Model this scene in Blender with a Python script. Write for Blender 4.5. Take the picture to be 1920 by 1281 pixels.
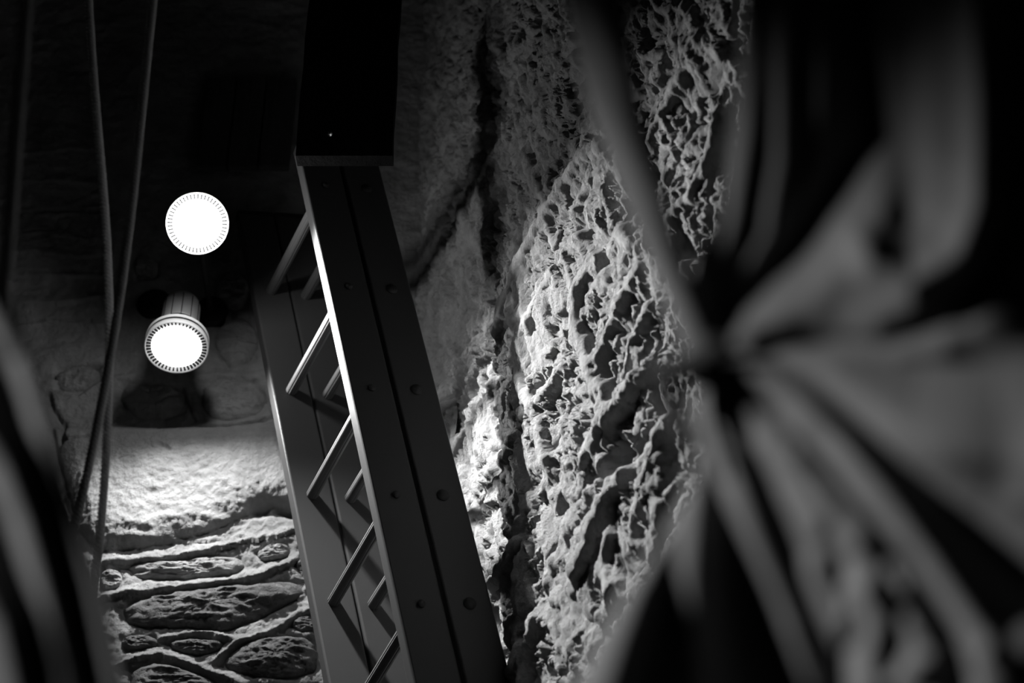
import bpy, bmesh, math, random
import numpy as np
from mathutils import Vector

random.seed(4)
for o in list(bpy.data.objects): bpy.data.objects.remove(o, do_unlink=True)
SC = bpy.context.scene
COL = SC.collection

# ------------------------------------------------------------------ camera, world, light, exposure
F = 3000.0                       # focal length in pixels of the 1920 x 1281 frame
PITCH = math.radians(33)
CAMZ = 1.6
cam = bpy.data.cameras.new('camera')
cam.sensor_width = 36; cam.lens = F / 1920 * 36
cam.clip_start = .02
cam.dof.use_dof = True; cam.dof.focus_distance = 3.35; cam.dof.aperture_fstop = 2.9
camo = bpy.data.objects.new('camera', cam); COL.objects.link(camo)
camo.location = (0, 0, CAMZ); camo.rotation_euler = (math.pi/2 + PITCH, 0, 0)
SC.camera = camo
w = bpy.data.worlds.new('world'); SC.world = w; w.use_nodes = True
w.node_tree.nodes['Background'].inputs[0].default_value = (0, 0, 0, 1)
w.node_tree.nodes['Background'].inputs[1].default_value = 0
SC.view_settings.view_transform = 'Standard'; SC.view_settings.look = 'None'
SC.view_settings.gamma = 1; SC.view_settings.use_curve_mapping = False
SC.view_settings.exposure = 0

LOWER_POWER = 56
UPPER_POWER = 310
WALL_FILL = 5.5
def fill_light():                 # fill light added left of the frame for the curtains, no lamp there
    l = bpy.data.lights.new('curtain_fill', 'SPOT'); l.energy = 98; l.shadow_soft_size = .03
    l.spot_size = math.radians(40); l.spot_blend = 1
    o = bpy.data.objects.new('curtain_fill', l); COL.objects.link(o)
    o.location = (-1.05, .34, 2.5)
    d = Vector((.24, .66, 1.70)) - Vector(o.location)
    o.rotation_euler = d.to_track_quat('-Z', 'Y').to_euler()
fill_light()

CP, SP = math.cos(PITCH), math.sin(PITCH)
def ray(px, py):
    cx = (px - 960) / F; cy = (640.5 - py) / F
    return np.array([cx, CP - cy*SP, SP + cy*CP])
def P(px, py, D):                # the point at depth D seen at a pixel
    r = ray(px, py); return np.array([r[0]*D, r[1]*D, CAMZ + r[2]*D])

# ------------------------------------------------------------------ noise
_r = np.random.default_rng(11)
_L = _r.random((8, 256, 256))
def vnoise(x, y, k=0):
    x = np.asarray(x, float); y = np.asarray(y, float)
    xi = np.floor(x).astype(int); yi = np.floor(y).astype(int)
    fx = x - xi; fy = y - yi
    fx = fx*fx*fx*(fx*(fx*6-15)+10); fy = fy*fy*fy*(fy*(fy*6-15)+10)
    L = _L[k % 8]
    a = L[xi & 255, yi & 255]; b = L[(xi+1) & 255, yi & 255]
    c = L[xi & 255, (yi+1) & 255]; d = L[(xi+1) & 255, (yi+1) & 255]
    return (a*(1-fx)+b*fx)*(1-fy) + (c*(1-fx)+d*fx)*fy
def fbm(x, y, octv=5, k=0, gain=.5):
    s = 0; a = 1; t = 0
    for i in range(octv):
        s = s + a*(vnoise(x*2**i + 17*i, y*2**i + 31*i, k+i) - .5); t += a; a *= gain
    return s/t*2
def ridged(x, y, octv=4, k=0, gain=.55):
    s = 0; a = 1; t = 0
    for i in range(octv):
        s = s + a*(1-np.abs(2*vnoise(x*2**i + 5*i, y*2**i + 9*i, k+i) - 1)); t += a; a *= gain
    return s/t
def sstep(a, b, x):
    t = np.clip((x-a)/(b-a), 0, 1); return t*t*(3-2*t)
def poly_dist(X, Y, pts):
    """distance to a polyline and position along it (0..1)"""
    best = np.full(X.shape, 1e9); tt = np.zeros(X.shape)
    n = len(pts)-1
    for i in range(n):
        ax, ay = pts[i][:2]; bx, by = pts[i+1][:2]
        dx, dy = bx-ax, by-ay
        t = np.clip(((X-ax)*dx + (Y-ay)*dy)/(dx*dx+dy*dy+1e-12), 0, 1)
        d = np.hypot(X-ax-t*dx, Y-ay-t*dy)
        m = d < best
        best = np.where(m, d, best); tt = np.where(m, (i+t)/n, tt)
    return best, tt

# ------------------------------------------------------------------ materials
def mat(name, col, rough=.8, metal=0., bump=None, var=None, spec=.3, emit=None, speck=0):
    m = bpy.data.materials.new(name); m.use_nodes = True
    nt = m.node_tree; b = nt.nodes['Principled BSDF']
    b.inputs['Base Color'].default_value = (col, col, col, 1)
    b.inputs['Roughness'].default_value = rough; b.inputs['Metallic'].default_value = metal
    b.inputs['Specular IOR Level'].default_value = spec
    if emit: 
        b.inputs['Emission Color'].default_value = (1, 1, 1, 1); b.inputs['Emission Strength'].default_value = emit
    tc = nt.nodes.new('ShaderNodeTexCoord')
    if var:
        scale, lo, hi, stretch = var
        mp = nt.nodes.new('ShaderNodeMapping'); mp.inputs['Scale'].default_value = stretch
        nz = nt.nodes.new('ShaderNodeTexNoise'); nz.inputs['Scale'].default_value = scale
        nz.inputs['Detail'].default_value = 6; nz.inputs['Roughness'].default_value = .65
        cr = nt.nodes.new('ShaderNodeValToRGB')
        cr.color_ramp.elements[0].position = .3; cr.color_ramp.elements[1].position = .7
        cr.color_ramp.elements[0].color = (lo, lo, lo, 1); cr.color_ramp.elements[1].color = (hi, hi, hi, 1)
        nt.links.new(tc.outputs['Object'], mp.inputs[0]); nt.links.new(mp.outputs[0], nz.inputs['Vector'])
        nt.links.new(nz.outputs[0], cr.inputs[0]); nt.links.new(cr.outputs[0], b.inputs['Base Color'])
    if speck:                                   # fine dark and light grains in the material
        n2 = nt.nodes.new('ShaderNodeTexNoise'); n2.inputs['Scale'].default_value = 420
        n2.inputs['Detail'].default_value = 2; n2.inputs['Roughness'].default_value = .8
        nt.links.new(tc.outputs['Object'], n2.inputs['Vector'])
        c2 = nt.nodes.new('ShaderNodeValToRGB'); lo2 = 1-speck
        c2.color_ramp.elements[0].position = .38; c2.color_ramp.elements[1].position = .62
        c2.color_ramp.elements[0].color = (lo2, lo2, lo2, 1); c2.color_ramp.elements[1].color = (1.25, 1.25, 1.25, 1)
        mx = nt.nodes.new('ShaderNodeMix'); mx.data_type = 'RGBA'; mx.blend_type = 'MULTIPLY'; mx.inputs[0].default_value = 1
        nt.links.new(cr.outputs[0], mx.inputs[6]); nt.links.new(c2.outputs[0], mx.inputs[7])
        nt.links.new(mx.outputs[2], b.inputs['Base Color'])
    if bump:
        scale, strength, dist, stretch = bump
        mp = nt.nodes.new('ShaderNodeMapping'); mp.inputs['Scale'].default_value = stretch
        nz = nt.nodes.new('ShaderNodeTexNoise'); nz.inputs['Scale'].default_value = scale
        nz.inputs['Detail'].default_value = 8; nz.inputs['Roughness'].default_value = .7
        bp = nt.nodes.new('ShaderNodeBump'); bp.inputs['Strength'].default_value = strength
        bp.inputs['Distance'].default_value = dist
        nt.links.new(tc.outputs['Object'], mp.inputs[0]); nt.links.new(mp.outputs[0], nz.inputs['Vector'])
        nt.links.new(nz.outputs[0], bp.inputs['Height']); nt.links.new(bp.outputs[0], b.inputs['Normal'])
    return m
ONE = (1, 1, 1)
M_PLASTER = mat('lime_plaster', .4, .95, bump=(70, .9, .012, ONE), var=(9, .22, .42, ONE), speck=.45, spec=.1)
M_RUBBLE = mat('mortar_smear', .6, .95, bump=(80, .9, .012, ONE), var=(14, .28, .46, ONE), speck=.5, spec=.1)
M_STONE = mat('rubble_stone', .3, .95, bump=(60, 1, .015, ONE), var=(16, .12, .28, ONE), speck=.5, spec=.1)
M_STONE2 = mat('pale_stone', .5, .95, bump=(60, 1, .015, ONE), var=(12, .28, .48, ONE), speck=.5, spec=.1)
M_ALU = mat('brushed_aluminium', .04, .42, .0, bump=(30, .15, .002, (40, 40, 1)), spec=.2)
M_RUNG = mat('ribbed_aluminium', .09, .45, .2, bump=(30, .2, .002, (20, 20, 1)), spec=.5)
M_PLUG = mat('dark_plug', .03, .7)
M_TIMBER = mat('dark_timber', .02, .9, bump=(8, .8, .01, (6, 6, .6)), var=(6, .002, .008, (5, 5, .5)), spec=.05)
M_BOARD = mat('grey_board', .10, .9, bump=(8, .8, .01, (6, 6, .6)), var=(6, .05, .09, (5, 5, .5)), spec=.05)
M_CLOTH = mat('grey_cloth', .16, 1, bump=(900, .25, .001, ONE), spec=.05)
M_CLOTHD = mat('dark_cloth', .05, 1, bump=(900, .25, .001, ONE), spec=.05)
M_ROPE = mat('rope_fibre', .34, .8, bump=(600, .5, .001, ONE), spec=.3)
M_HOLDER = mat('lamp_holder_metal', .6, .4, .4, spec=.5)
M_BLACK = mat('black_plastic', .012, .6)
M_WHITE = mat('white_plastic', .75, .5)
M_LENS = mat('glowing_lens', .8, .4, emit=5)
M_LENS2 = mat('glowing_lens_edge', .35, .4, emit=.5)
M_ROUGH = mat('dark_masonry', .02, .95, bump=(20, 1, .03, ONE), spec=.05)
M_STEEL = mat('bright_steel', .8, .2, 1.)

# ------------------------------------------------------------------ object helpers
def prop(o, label=None, cat=None, group=None, kind=None):
    if label: o['label'] = label
    if cat: o['category'] = cat
    if group: o['group'] = group
    if kind: o['kind'] = kind
    return o
def empty(name, loc, label, cat, group=None):
    o = bpy.data.objects.new(name, None); COL.objects.link(o); o.location = loc
    o.empty_display_size = .05
    return prop(o, label, cat, group)
def mesh_obj(name, verts, faces, m, parent=None, smooth=True, origin=None):
    me = bpy.data.meshes.new(name)
    verts = np.asarray(verts, float)
    if parent is not None: origin = np.array(parent.matrix_world.translation) if False else np.array(abs_loc(parent))
    if origin is None: origin = np.zeros(3)
    me.from_pydata((verts - origin).tolist(), [], [tuple(f) for f in faces])
    me.materials.append(m)
    if smooth: me.polygons.foreach_set('use_smooth', [True]*len(me.polygons))
    me.update()
    o = bpy.data.objects.new(name, me); COL.objects.link(o)
    if parent is not None: o.parent = parent
    else: o.location = origin
    return o
def abs_loc(o):
    p = Vector(o.location)
    while o.parent: o = o.parent; p = p + Vector(o.location)
    return p
def grid_mesh(name, V, m, parent=None, keep=None, flip=False, origin=None):
    """V: (rows, cols, 3) array -> one fast mesh"""
    R, C = V.shape[:2]
    idx = np.arange(R*C).reshape(R, C)
    q = np.stack([idx[:-1, :-1], idx[:-1, 1:], idx[1:, 1:], idx[1:, :-1]], -1).reshape(-1, 4)
    if keep is not None: q = q[keep[:-1, :-1].ravel()]
    if flip: q = q[:, ::-1]
    if origin is None: origin = np.zeros(3) if parent is None else np.array(abs_loc(parent))
    vv = V.reshape(-1, 3) - origin
    me = bpy.data.meshes.new(name)
    me.vertices.add(len(vv)); me.vertices.foreach_set('co', vv.ravel().astype(np.float32))
    me.loops.add(q.size); me.loops.foreach_set('vertex_index', q.ravel().astype(np.int32))
    me.polygons.add(len(q))
    me.polygons.foreach_set('loop_start', np.arange(0, q.size, 4, dtype=np.int32))
    me.polygons.foreach_set('loop_total', np.full(len(q), 4, dtype=np.int32))
    me.polygons.foreach_set('use_smooth', np.ones(len(q), dtype=bool))
    me.materials.append(m); me.update(calc_edges=True); me.validate()
    o = bpy.data.objects.new(name, me); COL.objects.link(o)
    if parent is not None: o.parent = parent
    else: o.location = origin
    return o
def bm_obj(name, bm, m, parent=None, loc=None, smooth=True):
    me = bpy.data.meshes.new(name); bm.normal_update(); bm.to_mesh(me); bm.free()
    me.materials.append(m)
    if smooth: me.polygons.foreach_set('use_smooth', [True]*len(me.polygons))
    o = bpy.data.objects.new(name, me); COL.objects.link(o)
    if parent is not None: o.parent = parent
    if loc is not None: o.location = loc
    return o
def prism(name, prof, A, B, ex, ey, m, parent=None, smooth=False, origin=None):
    """extrude a closed 2D profile (in the axes ex, ey) from A to B, with caps"""
    n = len(prof)
    vs = [A + ex*p[0] + ey*p[1] for p in prof] + [B + ex*p[0] + ey*p[1] for p in prof]
    fs = [(i, (i+1) % n, n+(i+1) % n, n+i) for i in range(n)] + [tuple(range(n))[::-1], tuple(range(n, 2*n))]
    return mesh_obj(name, vs, fs, m, parent, smooth, origin)
def round_rect(x0, x1, y0, y1, r, k=3):
    out = []
    for cx, cy, a0 in ((x1-r, y1-r, 0), (x0+r, y1-r, 90), (x0+r, y0+r, 180), (x1-r, y0+r, 270)):
        for i in range(k+1):
            a = math.radians(a0 + 90*i/k); out.append((cx + r*math.cos(a), cy + r*math.sin(a)))
    return out
def box_pts(name, lo, hi, m, parent=None, label=None, kind=None, bevel=0):
    lo = np.array(lo, float); hi = np.array(hi, float)
    bm = bmesh.new(); bmesh.ops.create_cube(bm, size=1)
    c = (lo+hi)/2; s = hi-lo
    base = np.zeros(3)
    if parent is not None: base = np.array(abs_loc(parent))
    for v in bm.verts: v.co = Vector((v.co.x*s[0], v.co.y*s[1], v.co.z*s[2]))
    if bevel: bmesh.ops.bevel(bm, geom=bm.edges[:], offset=bevel, segments=2, affect='EDGES')
    o = bm_obj(name, bm, m, parent, tuple(c-base), smooth=False)
    return prop(o, label, kind=kind)
def tube(name, pts, rad, m, parent=None, seg=8, cap=True, origin=None):
    pts = np.asarray(pts, float); n = len(pts)
    T = np.gradient(pts, axis=0); T /= np.linalg.norm(T, axis=1)[:, None]
    up = np.array([0, 0, 1.]) if abs(T[0][2]) < .9 else np.array([1., 0, 0])
    N = np.cross(T, up); N /= np.linalg.norm(N, axis=1)[:, None]; B = np.cross(T, N)
    a = np.linspace(0, 2*math.pi, seg, endpoint=False)
    rad = np.broadcast_to(rad, n)
    V = pts[:, None] + rad[:, None, None]*(np.cos(a)[None, :, None]*N[:, None] + np.sin(a)[None, :, None]*B[:, None])
    fs = []
    for i in range(n-1):
        for j in range(seg):
            k = (j+1) % seg; fs.append((i*seg+j, i*seg+k, (i+1)*seg+k, (i+1)*seg+j))
    if cap: fs += [tuple(range(seg))[::-1], tuple(range((n-1)*seg, n*seg))]
    return mesh_obj(name, V.reshape(-1, 3), fs, m, parent, True, origin)

# ------------------------------------------------------------------ room shell
CEIL = 5.5
BY = 3.52                                     # plane of the back wall
# right wall: a vertical plane from the corner towards the camera
RW0 = np.array([-.26, BY]); RWd = np.array([1.0, -2.45]); RWd = RWd/np.linalg.norm(RWd)
RWn = np.array([-2.45, -1.0]); RWn = RWn/np.linalg.norm(RWn)   # faces left and to the camera
def rw_point(u, v, h): 
    return np.stack([RW0[0]+RWd[0]*u+RWn[0]*h, RW0[1]+RWd[1]*u+RWn[1]*h, v+0*u], -1)
def rw_uv(px, py):
    r = ray(px, py)
    t = (RW0 @ RWn) / (r[0]*RWn[0] + r[1]*RWn[1])
    x, y, z = r[0]*t, r[1]*t, CAMZ + r[2]*t
    return (x-RW0[0])*RWd[0] + (y-RW0[1])*RWd[1], z
def bw_uv(px, py):
    r = ray(px, py); t = BY/r[1]
    return r[0]*t, CAMZ + r[2]*t

floor = box_pts('floor', (-2.1, -1.3, -.1), (2.2, BY+.15, 0), M_ROUGH, kind='structure')
ceil_ = box_pts('ceiling', (-2.1, -1.3, CEIL), (2.2, BY+.15, CEIL+.1), M_TIMBER, kind='structure')
box_pts('wall_left', (-2.1, -1.3, 0), (-2.0, BY+.1, CEIL), M_ROUGH, kind='structure')
box_pts('wall_front', (-2.0, -1.3, 0), (2.2, -1.2, CEIL), M_ROUGH, kind='structure')

# ---- back wall relief
def polymask(X, Z, poly, soft):
    """signed inside amount of a polygon: 1 inside, 0 outside, soft edge"""
    inside = np.zeros(X.shape, bool); n = len(poly)
    for i in range(n):
        x1, y1 = poly[i]; x2, y2 = poly[(i+1) % n]
        c = ((y1 > Z) != (y2 > Z)) & (X < (x2-x1)*(Z-y1)/((y2-y1) + 1e-12) + x1)
        inside ^= c
    d, _ = poly_dist(X, Z, list(poly)+[poly[0]])
    sd = np.where(inside, d, -d)
    return sstep(-soft, soft, sd), sd

# stones of the back wall, outlines read off the photograph and laid on the wall's plane
BSTONES = [
    ([(226, 1066), (262, 1056), (330, 1054), (398, 1042), (452, 1047), (462, 1066), (430, 1082), (330, 1090), (262, 1086)], .020),
    ([(478, 1040), (500, 1024), (538, 1018), (550, 1030), (536, 1048), (496, 1056)], .018),
    ([(186, 1068), (222, 1068), (232, 1088), (216, 1106), (186, 1108)], .012),
    ([(216, 1142), (262, 1122), (340, 1110), (430, 1100), (488, 1096), (540, 1088), (566, 1100), (556, 1126), (500, 1158), (430, 1186), (382, 1182), (330, 1178), (262, 1176), (222, 1166)], .030),
    ([(306, 1206), (340, 1198), (392, 1198), (424, 1206), (410, 1222), (376, 1232), (330, 1222)], .020),
    ([(224, 1196), (262, 1188), (292, 1196), (296, 1212), (262, 1220), (226, 1218)], .012),
    ([(404, 1252), (440, 1216), (500, 1196), (560, 1192), (598, 1200), (604, 1250), (560, 1274), (480, 1272)], .028),
    ([(540, 1172), (566, 1150), (598, 1158), (600, 1186), (560, 1186)], .018),
    ([(240, 1258), (296, 1240), (352, 1256), (420, 1284), (400, 1330), (240, 1330)], .024),
    ([(470, 1292), (560, 1286), (610, 1284), (612, 1330), (480, 1334)], .022),
    ([(548, 1060), (572, 1040), (586, 1060), (590, 1100), (572, 1090)], .012),
    ([(250, 490), (262, 470), (300, 488), (296, 520), (256, 530)], .010),
    ([(400, 520), (452, 500), (474, 530), (462, 580), (410, 584)], .012),
    ([(410, 604), (466, 592), (486, 620), (480, 676), (424, 690), (402, 650)], .014),
    ([(225, 715), (300, 716), (345, 730), (352, 770), (300, 792), (228, 780)], .014),
    ([(372, 716), (450, 706), (496, 722), (500, 770), (440, 790), (376, 786)], .012),
    ([(104, 690), (186, 684), (192, 712), (150, 740), (104, 730)], .012),
]
def to_bw(poly): return [bw_uv(*p) for p in poly]
STRATA = [([(0, 442), (90, 432), (180, 448)], .014, .010), ([(10, 476), (60, 466), (150, 480), (200, 476)], .013, .010),
          ([(0, 520), (70, 508), (130, 518), (200, 512)], .016, .012), ([(40, 562), (110, 566), (190, 556)], .014, .010),
          ([(30, 610), (110, 602), (200, 612)], .014, .010), ([(80, 656), (150, 648), (260, 662)], .012, .010),
          ([(0, 392), (100, 402), (190, 388)], .010, .010), ([(10, 340), (100, 334), (190, 344)], .010, .010),
          ([(20, 290), (130, 276), (230, 282)], .010, .010), ([(400, 700), (450, 708), (510, 700)], .012, .010),
          ([(200, 712), (260, 700), (330, 716)], .010, .010), ([(390, 590), (440, 600), (490, 590)], .012, .010),
          ([(330, 1014), (420, 1008), (500, 1000), (560, 984)], .010, .006)]
def bw_height(X, Z):
    """relief towards the room"""
    h = .010*fbm(X*3.1, Z*3.6, 5, 1) + .008*(ridged(X*9+.3*Z, Z*15, 4, 3)-.5)
    h = h + .0035*fbm(X*34, Z*42, 4, 2)
    # the smooth cushion of plaster under the lamps
    lump = to_bw([(100, 806), (190, 800), (300, 806), (420, 800), (540, 790), (585, 930), (556, 955), (470, 965), (413, 992), (330, 1020), (262, 1027), (188, 1036), (150, 1000), (120, 900)])
    mk, sd = polymask(X, Z, lump, .006)
    rough = sstep(3.60, 3.36, Z)
    lumph = .040*np.sqrt(np.clip(sd/.05, 0, 1)) + .006*fbm(X*11, Z*13, 5, 4)*(.35+rough) + .005*(ridged(X*26, Z*40, 4, 5)-.5)*rough
    h = h*(1-mk) + mk*(lumph+.002)
    # mortar ledges: bright upward faces under the courses
    ledges = [([(180, 1054), (262, 1050), (330, 1042), (400, 1030), (488, 1010), (560, 992)], .026, .011),
              ([(186, 1122), (262, 1108), (338, 1101), (430, 1090), (488, 1078), (545, 1056), (576, 1046)], .030, .011),
              ([(300, 1198), (340, 1188), (400, 1186), (452, 1204)], .022, .007),
              ([(396, 1248), (440, 1210), (500, 1186), (552, 1160), (584, 1142)], .028, .010),
              ([(222, 1244), (262, 1232), (297, 1226), (352, 1244), (400, 1262), (452, 1282)], .026, .010)]
    wob = .004*fbm(X*14, Z*6, 3, 6) + .0035*fbm(X*60, Z*60, 4, 3)
    for pts, a, wd in ledges + STRATA:
        q = np.array([bw_uv(p[0], p[1]+5) for p in pts])
        z0 = np.interp(X, q[:, 0], q[:, 1]); inx = sstep(q[0, 0]-.02, q[0, 0]+.02, X)*(1-sstep(q[-1, 0]-.02, q[-1, 0]+.03, X))
        sv = Z - z0 + wob
        prof = sstep(-.003, .001, sv)*np.clip(1 - sv/(wd*2.6), 0, 1)
        amt = inx*np.clip(prof*2.2, 0, 1)
        h = h*(1-amt*.7) + inx*a*.75*prof
    # cracks and ledges in the plaster above
    for pts, a, wd in [([(80, 712), (130, 700), (196, 680)], -.018, .006), ([(140, 704), (180, 690), (206, 688)], -.014, .005),
                       ([(376, 804), (420, 802), (470, 794), (524, 778)], -.022, .005), ([(340, 730), (352, 760), (364, 790)], -.010, .004),
                       ([(478, 716), (500, 752), (520, 780)], -.012, .006), ([(88, 740), (100, 770), (118, 800), (120, 836)], -.020, .008),
                       ([(20, 436), (90, 432), (170, 446)], -.016, .005), ([(20, 512), (90, 508), (190, 514)], -.016, .006),
                       ([(40, 604), (120, 600), (170, 604)], -.016, .005), ([(120, 836), (150, 834), (172, 832)], -.014, .003),
                       ([(430, 560), (440, 600), (420, 640)], -.012, .008), ([(300, 846), (316, 852), (324, 858)], -.010, .003),
                       ([(20, 400), (100, 394), (180, 396)], -.014, .005), ([(480, 960), (510, 952), (545, 962)], -.03, .014)]:
        d, _ = poly_dist(X, Z, [bw_uv(*p) for p in pts])
        d = d + .004*fbm(X*60, Z*60, 3, 2)
        h = h + a*np.exp(-(d/wd)**2)
    h = h + .0085*fbm(X*50, Z*80, 5, 3, .75)*np.clip(.35+rough, 0, 1) + .011*(ridged(X*13, Z*46, 4, 6, .65)-.55)*sstep(3.42, 3.30, Z)
    for poly, a in BSTONES:
        mk, sd = polymask(X, Z, to_bw(poly), .008)
        h = h - mk*(.009+np.maximum(h, 0)*.6)
    return h
def make_stone(name, poly, hf, place, parent, m, seed, dome, n_ang=96, n_ring=22):
    """an irregular stone: rounded outline, domed and rough; hf gives local noise"""
    poly = np.array(poly); c = poly.mean(0)
    # resample and round the outline
    q = poly
    for _ in range(2):
        nx = np.roll(q, -1, 0); q = np.stack([q*.75+nx*.25, q*.25+nx*.75], 1).reshape(-1, 2)
    seg = np.linalg.norm(np.roll(q, -1, 0)-q, axis=1); s = np.r_[0, np.cumsum(seg)]
    qq = np.vstack([q, q[:1]]); t = np.linspace(0, s[-1], n_ang, endpoint=False)
    ox = np.interp(t, s, qq[:, 0]); oy = np.interp(t, s, qq[:, 1])
    jit = 1.02 + .16*fbm(ox*18+seed, oy*18, 4, seed)            # ragged outline
    ox = c[0] + (ox-c[0])*jit; oy = c[1] + (oy-c[1])*jit
    k = np.linspace(0, 1, n_ring+1)[1:]**.8
    U = c[0] + (ox-c[0])[None, :]*k[:, None]; V = c[1] + (oy-c[1])[None, :]*k[:, None]
    H = dome*np.sqrt(np.clip(1-k**3, 0, 1))[:, None] + hf(U, V, seed)*(1-k**8)[:, None] - .016*(k[:, None]**10) - .004
    top = place(U, V, H).reshape(-1, 3)
    cen = place(np.array([c[0]]), np.array([c[1]]), np.array([dome + float(hf(np.array([c[0]]), np.array([c[1]]), seed)[0]) - .004]))
    vs = np.vstack([top, cen]); fs = []
    ci = len(vs)-1
    for j in range(n_ang): fs.append((ci, j, (j+1) % n_ang))
    for i in range(n_ring-1):
        for j in range(n_ang):
            jj = (j+1) % n_ang
            fs.append((i*n_ang+j, (i+1)*n_ang+j, (i+1)*n_ang+jj, i*n_ang+jj))
    return mesh_obj(name, vs, fs, m, parent, True)

bx = np.arange(-1.62, -.20, .0034); bz = np.arange(5.5, 2.62, -.0042)
X, Z = np.meshgrid(bx, bz)
Hb = bw_height(X, Z)
back = grid_mesh('wall_back', np.stack([X, BY-Hb, Z], -1), M_PLASTER, flip=True)
prop(back, kind='structure')
def bplace(U, V, H): return np.stack([U, BY-H, V], -1)
def bhf(U, V, sd): return .012*fbm(U*12+sd, V*30, 6, sd, .6) + .018*(ridged(U*22, V*60+sd, 4, sd+1, .65)-.55)
for i, (poly, a) in enumerate(BSTONES):
    make_stone('stone', to_bw(poly), bhf, bplace, back, M_PLASTER if i > 10 else (M_STONE if i > 2 else M_STONE2), i, a)
box_pts('wall_back_lower', (-2.0, BY+.03, 0), (-.1, BY+.15, 2.7), M_ROUGH, kind='structure')
box_pts('wall_back_outer', (-2.0, BY+.03, 2.6), (-1.6, BY+.15, CEIL), M_ROUGH, kind='structure')

# ---- right wall relief
RIDGES = [  # mortar smears: outline centre line (photo pixels laid on the wall), width, height in metres
    ([(1112, 272), (1062, 340), (1012, 424), (966, 520), (938, 600), (924, 645)], .022, .034),
    ([(984, 290), (1008, 352), (1036, 412)], .020, .026),
    ([(1084, 540), (1088, 620), (1116, 700), (1150, 772)], .024, .042),
    ([(1222, 486), (1182, 540), (1152, 610), (1130, 660), (1108, 696)], .018, .034),
    ([(1212, 690), (1166, 748), (1140, 792), (1110, 850), (1078, 905)], .022, .040),
    ([(968, 690), (998, 756), (1018, 822), (1026, 890)], .020, .032),
    ([(1064, 680), (1034, 726), (1002, 762)], .018, .030),
    ([(1182, 884), (1150, 920), (1120, 980), (1100, 1040), (1072, 1096)], .026, .044),
    ([(1246, 786), (1226, 880), (1202, 948), (1190, 976)], .018, .034),
    ([(868, 396), (908, 476), (938, 556), (946, 606)], .020, .026),
    ([(1128, 346), (1150, 420), (1196, 474)], .018, .028),
    ([(1292, 130), (1252, 200), (1214, 284)], .020, .030),
    ([(1352, 196), (1330, 300), (1302, 366), (1254, 414)], .018, .030),
    ([(816, 300), (850, 356), (876, 420), (862, 470)], .018, .026),
    ([(946, 260), (906, 330), (884, 396)], .016, .022),
    ([(1020, 420), (1066, 500), (1082, 560)], .016, .022),
    ([(980, 1004), (950, 1052), (918, 1112)], .020, .034),
    ([(1012, 1150), (992, 1206), (956, 1276)], .020, .034),
    ([(1100, 800), (1124, 860), (1150, 925)], .016, .028),
    ([(1210, 900), (1236, 960), (1246, 1000)], .014, .026),
    ([(1150, 990), (1130, 1060), (1150, 1120)], .016, .026),
    ([(870, 800), (846, 850), (838, 880)], .016, .022),
    ([(1180, 350), (1140, 300), (1114, 262)], .014, .022),
    ([(1100, 430), (1060, 470), (1012, 560), (975, 640)], .014, .024),
    ([(1230, 560), (1190, 640), (1170, 720)], .014, .024),
]
PITS = [(835, 352, .05), (882, 372, .03), (942, 432, .03), (1075, 436, .035), (1050, 482, .03), (1126, 498, .035), (1040, 622, .035),
        (1232, 724, .06), (1155, 852, .035), (1216, 830, .05), (1092, 880, .028), (1134, 430, .03), (1122, 566, .03), (1180, 832, .03),
        (1010, 400, .03), (1000, 612, .02), (1062, 590, .025), (1210, 650, .03), (1270, 620, .04), (1190, 1000, .035), (1140, 900, .03),
        (925, 500, .03), (938, 548, .03), (1100, 990, .022), (1046, 940, .03), (1280, 480, .03), (1265, 330, .04), (1300, 250, .03),
        (980, 296, .03), (982, 120, .03), (984, 200, .03), (985, 240, .03), (890, 250, .02), (1110, 780, .03), (1256, 860, .03)]
RIDGES_UV = [([rw_uv(*p) for p in pts], wd, a) for pts, wd, a in RIDGES]
PITS_UV = [(*rw_uv(x, y), r) for x, y, r in PITS]
# irregular stones bedded in the wall: cells of a jittered, leaning lattice
rs = random.Random(9)
sites = []
for j in range(-3, 17):
    for i in range(-4, 13):
        u = i*.215 + (j % 2)*.107 + rs.uniform(-.055, .055)
        v = 1.35 + j*.235 + rs.uniform(-.06, .06) + .25*(u-1)
        sites.append((u, v))
def clip(poly, a, b):            # keep the side nearer to a than to b
    mx, my = (a[0]+b[0])/2, (a[1]+b[1])/2; nx, ny = b[0]-a[0], b[1]-a[1]; out = []
    for k in range(len(poly)):
        p, q = poly[k], poly[(k+1) % len(poly)]
        dp = (p[0]-mx)*nx + (p[1]-my)*ny; dq = (q[0]-mx)*nx + (q[1]-my)*ny
        if dp <= 0: out.append(p)
        if dp*dq < 0:
            t = dp/(dp-dq); out.append((p[0]+(q[0]-p[0])*t, p[1]+(q[1]-p[1])*t))
    return out
cells = []
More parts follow.
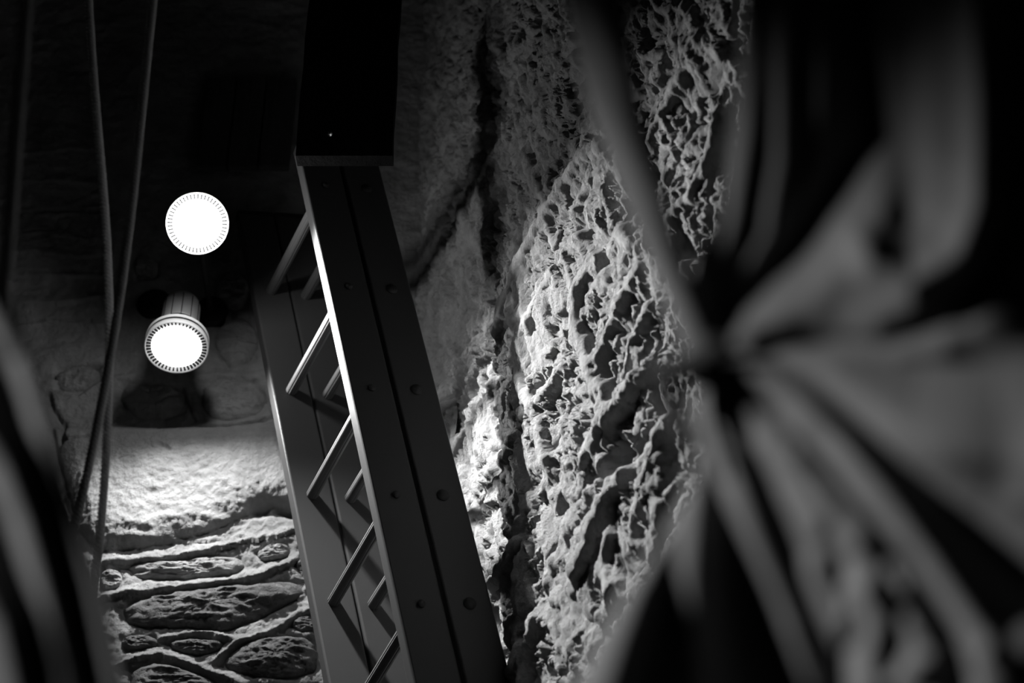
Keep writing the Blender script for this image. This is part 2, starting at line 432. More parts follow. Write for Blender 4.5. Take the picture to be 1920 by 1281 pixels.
for a in sites:
    if not (-.05 < a[0] < 2.45 and 1.9 < a[1] < 5.2): continue
    poly = [(a[0]-.4, a[1]-.4), (a[0]+.4, a[1]-.4), (a[0]+.4, a[1]+.4), (a[0]-.4, a[1]+.4)]
    for b in sites:
        if b is not a and abs(a[0]-b[0]) < .7 and abs(a[1]-b[1]) < .7: poly = clip(poly, a, b)
        if len(poly) < 3: break
    if len(poly) < 4: continue
    c = np.mean(poly, 0); pl = np.array(poly)
    d = pl-c; L = np.linalg.norm(d, axis=1)[:, None]
    pl = c + d*np.clip((L-.020)/L, .3, 1)*.97
    pl = np.stack([np.clip(pl[:, 0], .04, 2.28), pl[:, 1]], 1)
    # only where the photo's wall can show it
    p3 = rw_point(c[0], c[1], 0)
    y = p3[1]*CP + (p3[2]-CAMZ)*SP; vv = -p3[1]*SP + (p3[2]-CAMZ)*CP
    px, py = 960+F*p3[0]/y, 640.5-F*vv/y
    if 680 < px < 1560 and -160 < py < 1420: cells.append(pl)
def rw_rough(U, V):
    # streaks pulled upwards by the trowel, leaning with the smears
    S = U*.9 + V*.30; T = V - .35*U
    W = .35*fbm(U*7, V*5, 3, 6)
    amp = .55 + .9*vnoise(U*6, V*4, 3)
    plates = fbm(S*13+W, T*3+W, 3, 2, .6)                  # broad flakes
    plates = plates + .5*np.abs(plates)
    streak = fbm(S*36+2*W, T*6.5, 4, 5, .72)                   # fine upward drag marks
    vein = ridged(S*16+W, T*7, 3, 2, .6)**2
    chips = sstep(.10, .22, fbm(S*9+2*W, T*4.2, 6, 1, .72)) + .7*sstep(.12, .24, fbm(S*22, T*8+W, 5, 6, .75))
    return (.012*fbm(U*5, V*4.4, 4, 1) + .012*plates + .014*amp*streak - .016*chips
            + .009*fbm(S*72, T*24, 3, 3, .8))
def rw_height(U, V):
    h = rw_rough(U, V)
    for pl in cells:
        lo = pl.min(0)-.03; hi = pl.max(0)+.03
        m = (U > lo[0]) & (U < hi[0]) & (V > lo[1]) & (V < hi[1])
        if not m.any(): continue
        mk, sd = polymask(U[m], V[m], [tuple(p) for p in pl], .008)
        h[m] = h[m] - mk*.009
    for pts, wd, a in RIDGES_UV:
        pa = np.array(pts); lo = pa.min(0)-.1; hi = pa.max(0)+.1
        m = (U > lo[0]) & (U < hi[0]) & (V > lo[1]) & (V < hi[1])
        d, t = poly_dist(U[m], V[m], pts)
        d = d + .006*fbm(U[m]*14, V[m]*14, 3, 6)
        d = d + .010*fbm(U[m]*40, V[m]*22, 3, 4)
        k = np.exp(-(d/(wd*.95))**4)*np.clip(np.minimum(t, 1-t)*8+.35, 0, 1)
        h[m] = h[m]*(1-k) + k*(a*.55 + .25*h[m])
    for u, v, r in PITS_UV:
        m = (abs(U-u) < 3*r) & (abs(V-v) < 3*r)
        dd = np.hypot((U[m]-u), (V[m]-v)*.8) + .012*fbm(U[m]*30, V[m]*30, 3, 7)
        h[m] = h[m] - .045*np.exp(-(dd/(r*.62))**4)
    return h
uu = np.arange(0, 2.32, .0042); vv_ = np.arange(5.35, 1.95, -.0050)
U, V = np.meshgrid(uu, vv_)
Hr = rw_height(U, V)
right = grid_mesh('wall_right', rw_point(U, V, Hr), M_RUBBLE, flip=True)
prop(right, kind='structure')
def rhf(U, V, sd): return rw_rough(U, V)*1.0 + .003*fbm(U*20+sd, V*20, 3, sd)
for i, pl in enumerate(cells):
    ridge_c = pl.mean(0)
    make_stone('stone', pl, rhf, rw_point, right, M_STONE2 if (i*7) % 3 else M_RUBBLE, i, .008, 96, 24)
for nm, u0, u1, z0, z1 in (('wall_right_upper', 0, 2.34, 5.33, CEIL), ('wall_right_lower', 0, 2.34, 0, 2.0), ('wall_right_near', 2.30, 4.9, 0, CEIL)):
    pr = [(0, 0), (u1-u0, 0), (u1-u0, .12), (0, .12)]
    A = rw_point(np.array(u0), np.array(z0), np.array(-.03)); B = rw_point(np.array(u0), np.array(z1), np.array(-.03))
    prop(prism(nm, pr, A, B, np.array([*RWd, 0]), np.array([*(-RWn), 0]), M_ROUGH), kind='structure')

# ------------------------------------------------------------------ timber over the ladder, boards behind
tm = empty('timber_post', tuple(P(645, 300, 3.42)), 'black hanging timber post above the top of the ladder', 'post')
def poly_prism(name, pix, D0, D1, m, parent=None):
    n = len(pix)
    vs = [P(x, y, D0) for x, y in pix]
    sh = (P(960, 640.5, D1) - P(960, 640.5, D0)); sh[2] = 0
    vs += [v + sh for v in vs]
    fs = [tuple(range(n)), tuple(range(n, 2*n))[::-1]] + [((i+1) % n, i, n+i, n+(i+1) % n) for i in range(n)]
    return mesh_obj(name, vs, fs, m, parent, False)
def straight_post(name, x0, x1, ytop, ybot, D, m, parent, depth):
    """an upright squared timber whose front foot corners stand at (x0, ybot) and (x1, ybot)"""
    a = P(x0, ybot, D); b = P(x1, ybot, D); dz = P(x0, ytop, D)[2] - a[2]
    y = a[1]
    vs = []
    for (xx, yy) in ((a[0], y), (b[0], y), (b[0], y+depth), (a[0], y+depth)):
        vs.append((xx, yy, a[2])); 
    n = 8
    rings = [[(x + .006*(vnoise(i*1.7, x*9)-.5), y_, a[2]+dz*i/n) for (x, y_, _) in vs] for i in range(n+1)]
    V = [v for r in rings for v in r]
    fs = [(0, 3, 2, 1), tuple(4*n+i for i in range(4))]
    for i in range(n):
        for j in range(4): fs.append((4*i+j, 4*i+(j+1) % 4, 4*i+4+(j+1) % 4, 4*i+4+j))
    return mesh_obj(name, V, fs, m, parent, False)
dz_top = CEIL
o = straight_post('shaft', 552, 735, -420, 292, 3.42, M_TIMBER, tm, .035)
tube('bolt', [P(618, 251, 3.43), P(618, 251, 3.405)], .006, M_STEEL, tm, 10)
bd = empty('wall_board', tuple(P(450, 330, 4.1)), 'dark wide boards fixed upright to the wall above the lamps', 'board')
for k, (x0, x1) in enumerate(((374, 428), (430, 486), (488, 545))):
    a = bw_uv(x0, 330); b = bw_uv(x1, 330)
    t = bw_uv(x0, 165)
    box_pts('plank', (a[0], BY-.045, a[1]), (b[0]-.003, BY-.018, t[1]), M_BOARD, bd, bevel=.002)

# ------------------------------------------------------------------ the double aluminium ladder
def depth_near(y): # inverse depth is linear along a straight line
    a, b = 1/3.74, 1/2.92
    return 1/(a + (b-a)*(y-290)/(1320-290))
def depth_far(y):
    a, b = 1/4.02, 1/3.46
    return 1/(a + (b-a)*(y-563)/(1120-563))
nA, nB = P(560, 283, depth_near(283)), P(788, 1330, depth_near(1330))
fA, fB = P(448, 400, depth_far(400)), P(628, 1340, depth_far(1340))
r_ = (nA-nB)/np.linalg.norm(nA-nB)
nA = nA + r_*.012
wv = P(558, 735, depth_far(735)) - P(655, 540, depth_near(540))
wv = wv - r_*(wv @ r_); wdir = wv/np.linalg.norm(wv)
vdir = np.cross(r_, wdir)
if vdir[0] < 0: vdir = -vdir                      # from the front edge to the back edge of the rails
lad = empty('ladder', tuple(nB), 'tall double aluminium extension ladder leaning in front of the rough wall', 'ladder')
lb = np.array(lad.location)
WEB = .094
def rail(name, A, B, off, inward, label=None, wid=.036):
    rr = (A-B)/np.linalg.norm(A-B)
    wd = wdir - rr*(wdir @ rr); wd /= np.linalg.norm(wd); vd = np.cross(rr, wd)
    if vd[0] < 0: vd = -vd
    A2 = A + vd*off; B2 = B + vd*off
    y0, y1 = (0, wid) if inward > 0 else (-wid, 0)
    # an open channel with rounded edges
    pr = round_rect(0, WEB, y0, y1, .005, 3)
    o = prism(name, pr, B2, A2, vd, wd, M_ALU, lad)
    bm = bmesh.new(); bm.from_mesh(o.data)
    bmesh.ops.recalc_face_normals(bm, faces=bm.faces); bm.to_mesh(o.data); bm.free()
    for p in o.data.polygons: p.use_smooth = False
    if label: o['label'] = label
    return o, vd, wd
ext = r_*.0
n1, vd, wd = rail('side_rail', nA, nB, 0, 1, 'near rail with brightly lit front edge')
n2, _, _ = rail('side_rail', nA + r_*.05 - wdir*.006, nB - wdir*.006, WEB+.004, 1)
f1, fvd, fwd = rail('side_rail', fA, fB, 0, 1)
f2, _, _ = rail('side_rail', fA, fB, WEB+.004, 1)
NR = [(612, 350), (655, 540), (700, 730), (745, 930), (792, 1135), (840, 1345)]
FR = [(515, 548), (558, 735), (600, 930), (642, 1130), (690, 1335), (735, 1540)]
NRX = [(570, 165)] ; 
def rung(a, b, r, parent):
    d = b-a; L = np.linalg.norm(d); t = d/L
    n = 7; pts = [a + d*i/n for i in range(n+1)]
    # ribbed round rung: 20-sided with shallow grooves
    up = np.cross(t, r_); up /= np.linalg.norm(up); bi = np.cross(t, up)
    S = 32; V = []
    for p in (a, b):
        for k in range(S):
            an = 2*math.pi*k/S; rr = r*(1.0 if k % 4 else .93)
            V.append(p + up*rr*math.cos(an) + bi*rr*math.sin(an))
    fs = [(k, (k+1) % S, S+(k+1) % S, S+k) for k in range(S)] + [tuple(range(S))[::-1], tuple(range(S, 2*S))]
    o = mesh_obj('rung', V, fs, M_RUNG, parent, False)
    bm = bmesh.new(); bm.from_mesh(o.data); bmesh.ops.recalc_face_normals(bm, faces=bm.faces); bm.to_mesh(o.data); bm.free()
    return o
def plug(c, parent, r=.012):
    nrm = -wdir
    return tube('rung_plug', [c, c + nrm*.0035], r, M_PLUG, parent, 14)
for i in range(-1, 6):
    if i < 0:
        a = P(568, 165, depth_near(165)); b = P(473, 372, depth_far(372)); a = nA - r_*.02 + vd*.045; b = fA - r_*.05 + fvd*.045
        continue
    nx, ny = NR[i]; fx, fy = FR[i]
    a = P(nx, ny, depth_near(ny+40)+.02); 
    # put the near end exactly in the middle of the near web
    s = (a-nA) @ r_; a = nA + r_*s + vd*.047 + wd*.002
    rr = (fA-fB)/np.linalg.norm(fA-fB)
    b0 = P(fx, fy, depth_far(fy)); s = (b0-fA) @ rr; b = fA + rr*s + fvd*.045 + fwd*.004
    # slide along the rail until the far end shows where the photo has it
    for _ in range(6):
        q = b; yc = q[1]*CP+(q[2]-CAMZ)*SP; vy = 640.5 - F*(-q[1]*SP+(q[2]-CAMZ)*CP)/yc
        b = b + rr*(vy-fy)/F*yc
    for _ in range(6):
        q = a; yc = q[1]*CP+(q[2]-CAMZ)*SP; vy = 640.5 - F*(-q[1]*SP+(q[2]-CAMZ)*CP)/yc
        a = a + r_*(vy-ny)/F*yc
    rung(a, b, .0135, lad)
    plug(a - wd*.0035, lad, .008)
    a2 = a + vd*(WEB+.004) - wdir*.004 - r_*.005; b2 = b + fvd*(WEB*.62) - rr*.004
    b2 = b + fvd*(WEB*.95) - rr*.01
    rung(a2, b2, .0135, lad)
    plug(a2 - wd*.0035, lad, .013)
for A, off in ((nA, 0), (nA + r_*.05, WEB+.004), (fA, 0), (fA, WEB+.004)):
    pr = round_rect(-.001, WEB+.001, -.001, .037, .005, 2)
    prism('end_cap', pr, A + vd*off - r_*.001 - (wdir*.006 if off and A[1] < 3.1 else 0), A + vd*off + r_*.012 - (wdir*.006 if off and A[1] < 3.1 else 0), vd, wd, M_BLACK, lad)
# sill timber that carries the ladder's feet, below the frame
foot = min(nB[2], fB[2])
sill = empty('sill_beam', (float(nB[0]), float(nB[1]), float(foot-.2)), 'timber beam under the feet of the ladder', 'beam')
lo_ = np.minimum(nB, fB); hi_ = np.maximum(nB, fB)
box_pts('beam', (lo_[0]-.25, lo_[1]-.12, foot-.17), (hi_[0]+.20, hi_[1]+.05, foot-.004), M_TIMBER, sill)

# ------------------------------------------------------------------ the two reflector lamps
def frame(axis):
    axis = axis/np.linalg.norm(axis)
    u = np.cross(axis, [0, 0, 1.]); u /= np.linalg.norm(u); v = np.cross(u, axis)
    return axis, u, v
def lathe(name, prof, C, ax, u, v, m, parent, seg=64, smooth=True, scallop=None):
    V = []; n = len(prof)
    for i, (r, z) in enumerate(prof):
        for k in range(seg):
            a = 2*math.pi*k/seg
            V.append(C + ax*z + (u*math.cos(a) + v*math.sin(a))*r*(scallop(i, k) if scallop else 1))
    fs = []
    for i in range(n-1):
        for k in range(seg):
            kk = (k+1) % seg; fs.append((i*seg+k, i*seg+kk, (i+1)*seg+kk, (i+1)*seg+k))
    fs += [tuple(range(seg))[::-1], tuple(range((n-1)*seg, n*seg))]
    o = mesh_obj(name, V, fs, m, parent, smooth)
    bm = bmesh.new(); bm.from_mesh(o.data); bmesh.ops.recalc_face_normals(bm, faces=bm.faces); bm.to_mesh(o.data); bm.free()
    if smooth:
        me = o.data
        me.polygons.foreach_set('use_smooth', [len(p.vertices) == 4 for p in me.polygons])
    return o
def lamp(px, py, D, axis, R, label, power, spot, blend, body=True):
    C = P(px, py, D); ax, u, v = frame(np.array(axis))
    t = empty('reflector_lamp', tuple(C), label, 'lamp', 'reflector lamps on the back wall')
    # lens: flat glowing disc, edge ring with short radial fins, rim
    lathe('lens', [(R*.02, .004), (R*.45, .0035), (R*.78, .002), (R*.78, -.004), (R*.02, -.004)], C, ax, u, v, M_LENS, t, 96)
    rg = lathe('lens_edge', [(R*.77, .001), (R*.77, -.006), (R*.955, -.006), (R*.955, -.0005)], C, ax, u, v, M_LENS2, t, 96)
    V = []; fs = []
    for k in range(48):
        a = 2*math.pi*k/48; d = u*math.cos(a)+v*math.sin(a); s = -u*math.sin(a)+v*math.cos(a)
        b = len(V)
        for (rr, hw) in ((.79, .0007), (.95, .0021)):
            for z in (-.003, .003):
                for sg in (-1, 1): V.append(C + d*R*rr + s*sg*hw + ax*z)
        fs += [(b, b+1, b+5, b+4), (b+2, b+6, b+7, b+3), (b, b+4, b+6, b+2), (b+1, b+3, b+7, b+5), (b, b+2, b+3, b+1), (b+4, b+5, b+7, b+6)]
    prop(mesh_obj('fins', V, fs, M_BLACK, t, False), kind='stuff')
    rim = lathe('rim', [(R*.945, .0035), (R*.97, .006), (R*1.0, .005), (R*1.0, -.010), (R*.95, -.012)], C, ax, u, v, M_WHITE, t, 96)
    # the inner face of the rim is open: remove caps
    bm = bmesh.new(); bm.from_mesh(rim.data); bmesh.ops.delete(bm, geom=[f for f in bm.faces if len(f.verts) > 4], context='FACES'); bm.to_mesh(rim.data); bm.free()
    bm = bmesh.new(); bm.from_mesh(rg.data); bmesh.ops.delete(bm, geom=[f for f in bm.faces if len(f.verts) > 4], context='FACES'); bm.to_mesh(rg.data); bm.free()
    # dark seam, notched collar, shell
    lathe('seam', [(R*.985, -.010), (R*.985, -.018), (R*.5, -.019)], C, ax, u, v, M_BLACK, t, 96)
    lathe('collar', [(R*1.0, -.018), (R*1.0, -.028), (R*.90, -.040), (R*.84, -.046)], C, ax, u, v, M_WHITE, t, 96,
          False, lambda i, k: 1 if (k//2) % 2 or i < 2 else .95)
    lathe('shell', [(R*.90, -.036), (R*.80, -.050), (R*.70, -.062), (R*.62, -.075)], C, ax, u, v, M_BLACK, t, 64)
    rim_h = R*.60
    h = lathe('holder', [(rim_h, -.070), (rim_h*1.02, -.085), (rim_h*1.0, -.166), (rim_h*.94, -.180), (rim_h*.5, -.187)], C, ax, u, v, M_HOLDER, t, 64)
    for k in range(12):
        a = 2*math.pi*k/12; d = u*math.cos(a)+v*math.sin(a)
        tube('groove', [C + ax*-.075 + d*rim_h*1.012, C + ax*-.166 + d*rim_h*1.0], .0012, M_BLACK, h, 6)
    # cable arm to a round wall plate
    back_c = C + ax*-.183
    wallp = np.array([back_c[0]-.035, BY-.012, back_c[2]+(.0 if body else .03)])
    if body: bu, bv = bw_uv(290, 574); wallp = np.array([bu, BY-.012, bv])
    mid = (back_c+wallp)/2 + np.array([0, 0, .02])
    k = np.linspace(0, 1, 12)[:, None]
    curve = (1-k)**2*back_c + 2*k*(1-k)*mid + k*k*wallp
    tube('arm', curve, .008, M_BLACK, t, 10)
    lathe('wall_plate', [(.046, 0), (.046, .030), (.040, .036), (.004, .036)], wallp + np.array([0, .030, 0]), np.array([0, -1., 0]), np.array([1., 0, 0]), np.array([0, 0, 1.]), M_BLACK, t, 40)
    l = bpy.data.lights.new('lamp_light', 'SPOT'); l.energy = power; l.shadow_soft_size = .022
    l.spot_size = math.radians(spot); l.spot_blend = blend
    if not body:                     # added point light before the lens, brightens the wall near the corner
        g = bpy.data.lights.new('wall_fill', 'POINT'); g.energy = WALL_FILL; g.shadow_soft_size = .03
        go = bpy.data.objects.new('wall_fill', g); COL.objects.link(go); go.parent = t; go.location = tuple(ax*.11)
    lo = bpy.data.objects.new('lamp_light', l); COL.objects.link(lo); lo.parent = t
    lo.location = tuple(ax*.012)
    lo.rotation_euler = Vector(ax if body else np.array([.78, -.46, -1.30])).to_track_quat('-Z', 'Y').to_euler()
    return t
LOWP = P(331, 652, 3.86)
vdn = -(LOWP-np.array([0, 0, CAMZ])); vdn /= np.linalg.norm(vdn)
ang = math.radians(36); 
horiz = np.array([vdn[0], vdn[1], 0]); horiz /= np.linalg.norm(horiz)
el = math.asin(-vdn[2]) + ang
lamp(331, 650, 3.86, [horiz[0]*math.cos(el), horiz[1]*math.cos(el), -math.sin(el)], .0765,
     'lower reflector lamp pointing down on the back wall with its ribbed metal holder showing', LOWER_POWER, 174, .6)
UP = P(370, 420, 3.68)
va = -(UP-np.array([0, 0, CAMZ])); va /= np.linalg.norm(va)
lamp(370, 419, 3.68, va + np.array([.03, 0, -.04]), .0716,
     'upper reflector lamp shining straight at the viewer as a round white disc', UPPER_POWER, 106, 1, False)

# ------------------------------------------------------------------ ropes
def rope(pts3, R, label, pitch):
    pts3 = np.array(pts3)
    # extend upwards to the ceiling and downwards to the floor
    a, b = pts3[0], pts3[1]; d = (a-b)/np.linalg.norm(a-b); d = np.array([d[0]*.5, d[1]*.5, d[2]])
    top = a + d*(CEIL-a[2])/d[2]
    a, b = pts3[-1], pts3[-2]; low = a + np.array([(a-b)[0]*.3, 0, -1.])*.6
    ctrl = np.vstack([top, pts3, low])
    s = np.r_[0, np.cumsum(np.linalg.norm(np.diff(ctrl, axis=0), axis=1))]
    n = int(s[-1]/pitch*9); t = np.linspace(0, s[-1], n)
    # smooth the path
    path = np.stack([np.interp(t, s, ctrl[:, k]) for k in range(3)], 1)
    kern = np.ones(241)/241
    pad = np.vstack([np.repeat(path[:1], 120, 0), path, np.repeat(path[-1:], 120, 0)])
    path = np.stack([np.convolve(pad[:, k], kern, 'valid') for k in range(3)], 1)
    root = empty('rope', tuple(path[0]), label, 'rope')
    for q in range(3):
        ph = t/pitch*2*math.pi + q*2*math.pi/3
        off = np.stack([np.cos(ph), np.sin(ph), 0*ph], 1)*R*.56
        tube('strand', path+off, R*.50, M_ROPE, root, 7)
    return root
def rp(l, D0, D1): return [P(x, y, D0 + (D1-D0)*i/(len(l)-1)) for i, (x, y) in enumerate(l)]
rope(rp([(157, 0), (184, 220), (202, 430), (211, 600), (213, 720), (200, 880), (183, 1060), (160, 1290)], 2.75, 2.55),   .0071,
     'left one, at the top, of the two twisted ropes that cross beside the lower lamp', .021)
rope(rp([(284, 0), (262, 260), (240, 470), (222, 600), (206, 700), (178, 840), (152, 945), (90, 1200)], 2.66, 2.45), .0073,
     'twisted rope nearest the upper lamp, its lower end crossing leftwards over the other rope', .021)
rope(rp([(43, -20), (38, 180), (26, 350), (14, 500), (-10, 760), (-30, 1000)], 1.72, 1.66), .0070,
     'blurred dark rope at the far left edge', .021)

# ------------------------------------------------------------------ curtains
def fold_height(X, Y, folds):
    h = np.zeros(X.shape)
    for pts, wd, amp in folds:
        d, t = poly_dist(X, Y, pts)
        w0, w1 = wd if isinstance(wd, tuple) else (wd, wd)
        ww = w0 + (w1-w0)*t
        h = h + amp*(w0 + (w1-w0)*t)/max(w0, w1)*np.exp(-(d/ww)**2)
    return h
def cloth(name, rows, xl, xr, depth, folds, m, parent, ncol=170, edge=60, edge_drop=45, edge_side=-1, thick=.0012):
    ys = rows; V = []
    T = np.linspace(0, 1, ncol)
    L = np.array([xl(y) for y in ys]); Rr = np.array([xr(y) for y in ys])
    X = L[:, None] + (Rr-L)[:, None]*T[None, :]; Y = np.repeat(np.array(ys)[:, None], ncol, 1)
    h = fold_height(X, Y, folds)
    if edge_side < 0: h = h - edge_drop*np.exp(-((X-L[:, None])/edge)**1.0)
    else: h = h - edge_drop*np.exp(-((Rr[:, None]-X)/edge)**1.0)
    D = depth(X, Y)
    D = D*(1 - h/F)
    cx = (X-960)/F; cy = (640.5-Y)/F
    V = np.stack([cx*D, (CP-cy*SP)*D, CAMZ+(SP+cy*CP)*D], -1)
    o = grid_mesh(name, V, m, parent)
    mo = o.modifiers.new('thickness', 'SOLIDIFY'); mo.thickness = thick; mo.offset = 0
    return o
def lin(pts):
    ys = [p[1] for p in pts]; xs = [p[0] for p in pts]
    return lambda y: float(np.interp(y, ys, xs))
def vert_depth(y0, slope=0.):
    # a vertical plane Y + slope*X = y0
    def f(X, Y):
        cx = (X-960)/F; cy = (640.5-Y)/F
        return y0/((CP-cy*SP) + slope*cx)
    return f
cur = empty('curtain', tuple(P(1600, 660, .80)), 'large grey curtain filling the right side, gathered in folds at a tie', 'curtain')
KX, KY = 1318, 664
upper_folds = [
    # vertical pleats at the left edge
    ([(1408, -80), (1402, 240), (1372, 420), (1330, 560)], (22, 12), 22),
    ([(1475, -80), (1466, 300), (1440, 440), (1345, 600)], (26, 14), 24),
    ([(1440, -80), (1434, 300), (1412, 430), (1340, 575)], (14, 10), -18),
    # dark flank beside the pleats, then the long drape swinging down to the knot
    ([(1535, -80), (1545, 120), (1535, 300), (1480, 420), (1400, 530)], (34, 14), 26),
    ([(1590, -80), (1612, 100), (1622, 260), (1560, 350), (1480, 450), (1390, 555), (1340, 600)], (40, 14), -50),
    ([(1690, -80), (1700, 120), (1720, 280), (1650, 430), (1520, 560), (1400, 632), (1330, 650)], (84, 22), 56),
    ([(1690, 60), (1706, 330), (1700, 400)], (44, 44), -50),
    ([(1822, -80), (1838, 180), (1838, 380), (1800, 480), (1710, 530), (1640, 500), (1610, 450)], (36, 30), 56),
    ([(1880, -80), (1896, 200), (1884, 430), (1800, 590), (1650, 650), (1440, 650)], (44, 22), -60),
]
lower_folds = [
    ([(1350, 668), (1440, 680), (1560, 716), (1700, 790), (1860, 830), (2080, 850)], (12, 110), 84),
    ([(1400, 704), (1500, 790)], (34, 50), 30),
    ([(1340, 664), (1440, 672), (1530, 716), (1590, 772), (1650, 830), (1730, 905), (1830, 1010), (1940, 1110), (2060, 1210)], (10, 52), -72),
    ([(1345, 680), (1450, 716), (1540, 782), (1610, 868), (1680, 956), (1760, 1068), (1812, 1150), (1850, 1212)], (16, 34), 58),
    ([(1400, 740), (1466, 782), (1508, 826), (1566, 900), (1634, 980), (1702, 1055), (1756, 1156), (1784, 1228), (1800, 1300)], (12, 26), -44),
    ([(1350, 700), (1440, 815), (1496, 900), (1554, 980), (1600, 1020)], (12, 28), 34),
    ([(1500, 850), (1580, 940), (1640, 1005), (1706, 1085)], (16, 24), 26),
    ([(1350, 720), (1390, 822), (1434, 930), (1478, 1052), (1528, 1170), (1560, 1300)], (14, 32), -66),
    ([(1430, 860), (1452, 930), (1480, 1020), (1510, 1060)], (14, 18), -18),
    ([(1560, 1010), (1585, 1044), (1572, 1076)], (24, 26), -36),
    ([(1520, 1060), (1556, 1150), (1580, 1176), (1604, 1130), (1626, 1090)], (20, 20), 40),
    ([(1600, 1126), (1600, 1180), (1584, 1240), (1580, 1310)], (16, 20), -46),
    ([(1632, 1090), (1646, 1158), (1630, 1230), (1620, 1310)], (20, 24), 44),
    ([(1650, 1060), (1668, 1130), (1676, 1190), (1668, 1260)], (16, 26), -46),
    ([(1694, 1120), (1706, 1170), (1730, 1190)], (24, 24), 36),
    ([(1640, 1290), (1700, 1262), (1752, 1232)], (26, 26), 40),
    ([(1330, 720), (1372, 880), (1420, 1010), (1470, 1130), (1530, 1290)], (18, 34), 58),       # long bright ridge under the tie
    ([(1316, 760), (1345, 930), (1370, 1100), (1390, 1310)], (22, 50), -52),
    ([(1308, 800), (1300, 960), (1302, 1100), (1306, 1310)], (14, 24), 24),
    ([(1300, 840), (1270, 1000), (1240, 1120), (1200, 1310)], (14, 34), -26),
    ([(1296, 860), (1244, 1010), (1190, 1120), (1130, 1310)], (10, 24), 22),
    ([(1900, 820), (1840, 960), (1960, 1080)], (70, 80), -20),
    ([(2000, 1160), (1900, 1240), (1840, 1310)], (60, 50), 40),
]
left_edge = lin([(1402, -90), (1388, 120), (1366, 260), (1342, 400), (1300, 490), (1276, 545), (1290, 620), (1306, 664)])
left_low = lin([(1306, 664), (1300, 760), (1306, 860), (1286, 935), (1240, 1010), (1172, 1110), (1112, 1215), (1060, 1330)])
dep = vert_depth(.68, .12)
rows_u = np.r_[np.arange(-90, 664, 6), 664]
rows_l = np.r_[664, np.arange(670, 1372, 6)]
allf = upper_folds+lower_folds
def soft_folds(X, Y): return 0
ys_all = np.r_[np.arange(-90, 1372, 6)]
def edge_all(y): return left_edge(y) if y < 664 else left_low(y)
def gate(Y, up): return sstep(700, 640, Y) if up else sstep(628, 676, Y)
def cloth_main():
    ncol = 230; T = np.linspace(0, 1, ncol)
    L = np.array([edge_all(y) for y in ys_all])
    X = L[:, None] + (2120-L)[:, None]*(T[None, :]**1.15); Y = np.repeat(ys_all[:, None], ncol, 1).astype(float)
    h = fold_height(X, Y, upper_folds)*gate(Y, True) + fold_height(X, Y, lower_folds)*gate(Y, False)
    h = h - 60*np.exp(-(X-L[:, None])/26)
    # the cloth billows forward above and below the tie
    vx = np.interp(Y, [-90, 100, 218, 262, 328, 426, 519, 585, 640], [1608, 1640, 1650, 1650, 1600, 1514, 1430, 1350, 1330])
    sx = np.interp(Y, [680, 813, 962, 1105, 1265, 1400], [1290, 1312, 1362, 1408, 1464, 1510])
    h = h + sstep(0, 260, X-np.maximum(L[:, None], sx))*230*np.clip((Y-680)/640, 0, 2)**1.2
    h = h + sstep(0, 260, X-vx)*150*np.clip((640-Y)/640, 0, 2)**1.3
    h = h + 26*sstep(690, 655, Y)*sstep(1500, 1700, X)
    # flanks that turn away from the light: left of the long drape, far right, and below the tie
    vx = np.interp(Y, [-90, 100, 218, 262, 328, 426, 519, 585, 640], [1608, 1640, 1650, 1650, 1600, 1514, 1430, 1350, 1330])
    h = h - .50*np.clip(np.minimum(X, vx)-L[:, None]-30, 0, None)*gate(Y, True)
    h = h - .45*np.clip(X-np.interp(Y, [0, 400, 520, 640], [1840, 1840, 1810, 1770]), 0, 220)*gate(Y, True)
    sx = np.interp(Y, [680, 813, 962, 1105, 1265, 1400], [1290, 1312, 1362, 1408, 1464, 1510])
    h = h - .55*np.clip(np.minimum(X, sx)-L[:, None]-14, 0, None)*sstep(760, 900, Y)
    # small random creases
    h = h + 3*fbm(X/90, Y/130, 3, 2)
    D = dep(X, Y)*(1 - h/F)
    cx = (X-960)/F; cy = (640.5-Y)/F
    V = np.stack([cx*D, (CP-cy*SP)*D, CAMZ+(SP+cy*CP)*D], -1)
    o = grid_mesh('drape', V, M_CLOTH, cur)
    mo = o.modifiers.new('thickness', 'SOLIDIFY'); mo.thickness = .0012; mo.offset = 0
    return o
cloth_main()
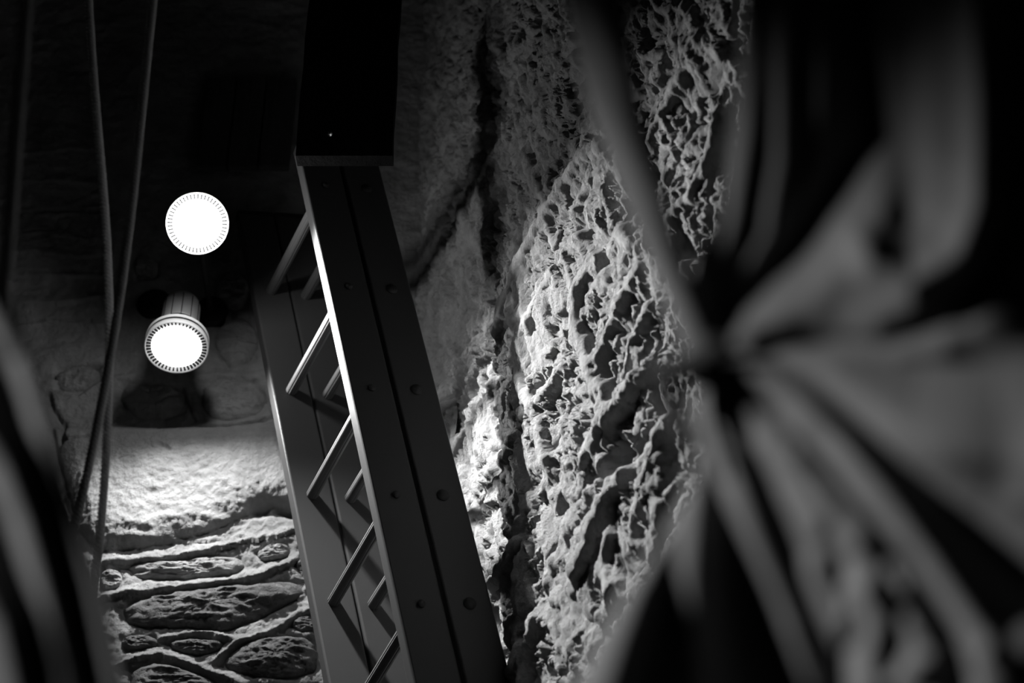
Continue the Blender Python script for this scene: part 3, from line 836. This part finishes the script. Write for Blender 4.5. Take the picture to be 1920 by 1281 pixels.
# the rolled edge of the curtain, running from the ceiling through the tie
def rolled(name, pts, w0, w1, D, m, parent, thick=.6, seg=20):
    """a rounded band following a path; its cross section is an ellipse"""
    pts = np.array(pts, float); s = np.r_[0, np.cumsum(np.linalg.norm(np.diff(pts, axis=0), axis=1))]
    t = np.linspace(0, s[-1], 90); x = np.interp(t, s, pts[:, 0]); y = np.interp(t, s, pts[:, 1])
    k = np.ones(9)/9
    x = np.convolve(np.r_[np.full(4, x[0]), x, np.full(4, x[-1])], k, 'valid'); y = np.convolve(np.r_[np.full(4, y[0]), y, np.full(4, y[-1])], k, 'valid')
    tx, ty = np.gradient(x), np.gradient(y); n = np.hypot(tx, ty); nx, ny = ty/n, -tx/n
    if nx.mean() < 0: nx, ny = -nx, -ny
    ww = np.interp(np.linspace(0, 1, 90), np.linspace(0, 1, len(w0)), w0) if hasattr(w0, '__len__') else np.full(90, w0)
    a = np.linspace(0, 2*math.pi, seg, endpoint=False)
    V = np.zeros((90, seg, 3))
    for i in range(90):
        for j in range(seg):
            off = math.cos(a[j])*ww[i]; h = math.sin(a[j])*ww[i]*thick
            px, py = x[i]+nx[i]*off, y[i]+ny[i]*off
            d = D(np.array(px), np.array(py))*(1 - (h + 2*math.sin(i*.23+j))/F)
            V[i, j] = P(px, py, float(d))
    fs = []
    for i in range(89):
        for j in range(seg):
            jj = (j+1) % seg; fs.append((i*seg+j, (i+1)*seg+j, (i+1)*seg+jj, i*seg+jj))
    fs += [tuple(range(seg)), tuple(89*seg+j for j in range(seg))[::-1]]
    o = mesh_obj(name, V.reshape(-1, 3), fs, m, parent, True)
    bm = bmesh.new(); bm.from_mesh(o.data); bmesh.ops.recalc_face_normals(bm, faces=bm.faces); bm.to_mesh(o.data); bm.free()
    return o
hem = rolled('rolled_edge', [(1082, -90), (1120, 60), (1160, 220), (1198, 340), (1240, 460), (1282, 580), (1312, 664), (1330, 740)],
             [42, 46, 50, 46, 42, 34, 28, 26], 0, vert_depth(.675, .12), M_CLOTH, cur, .9)
hem['label'] = 'rolled cloth edge slanting across the rubble wall down to the tie'
tie = empty('curtain_tie', tuple(P(1300, 680, .79)), 'dark cloth tie knotted around the gathered curtain', 'tie')
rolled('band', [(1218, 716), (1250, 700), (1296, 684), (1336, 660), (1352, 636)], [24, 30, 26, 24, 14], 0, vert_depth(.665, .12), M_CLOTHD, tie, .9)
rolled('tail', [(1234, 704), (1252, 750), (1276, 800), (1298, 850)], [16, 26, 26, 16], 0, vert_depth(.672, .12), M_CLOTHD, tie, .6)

cur2 = empty('curtain', tuple(P(60, 1000, .80)), 'narrow blurred curtain edge in the lower left corner', 'curtain')
lfolds = [
    ([(-60, 470), (20, 660), (80, 850), (130, 980), (176, 1100), (220, 1300)], (30, 34), 34),
    ([(-80, 560), (14, 680), (50, 830), (94, 955), (130, 1100), (160, 1240), (190, 1380)], (26, 34), -50),
    ([(-60, 760), (10, 870), (50, 980), (84, 1100), (116, 1240), (140, 1380)], (26, 30), 34),
    ([(-80, 860), (0, 985), (40, 1130), (70, 1255), (90, 1380)], (24, 30), -44),
    ([(-60, 1050), (0, 1160), (26, 1280), (40, 1380)], (30, 30), 34),
]
redge = lin([(-40, 400), (0, 545), (40, 640), (74, 740), (112, 850), (146, 950), (190, 1065), (232, 1230), (262, 1372)])
cloth('drape', np.arange(400, 1372, 6), lambda y: -260, redge, vert_depth(.745, -.30), lfolds, M_CLOTH, cur2, 90, 30, 12, 1)
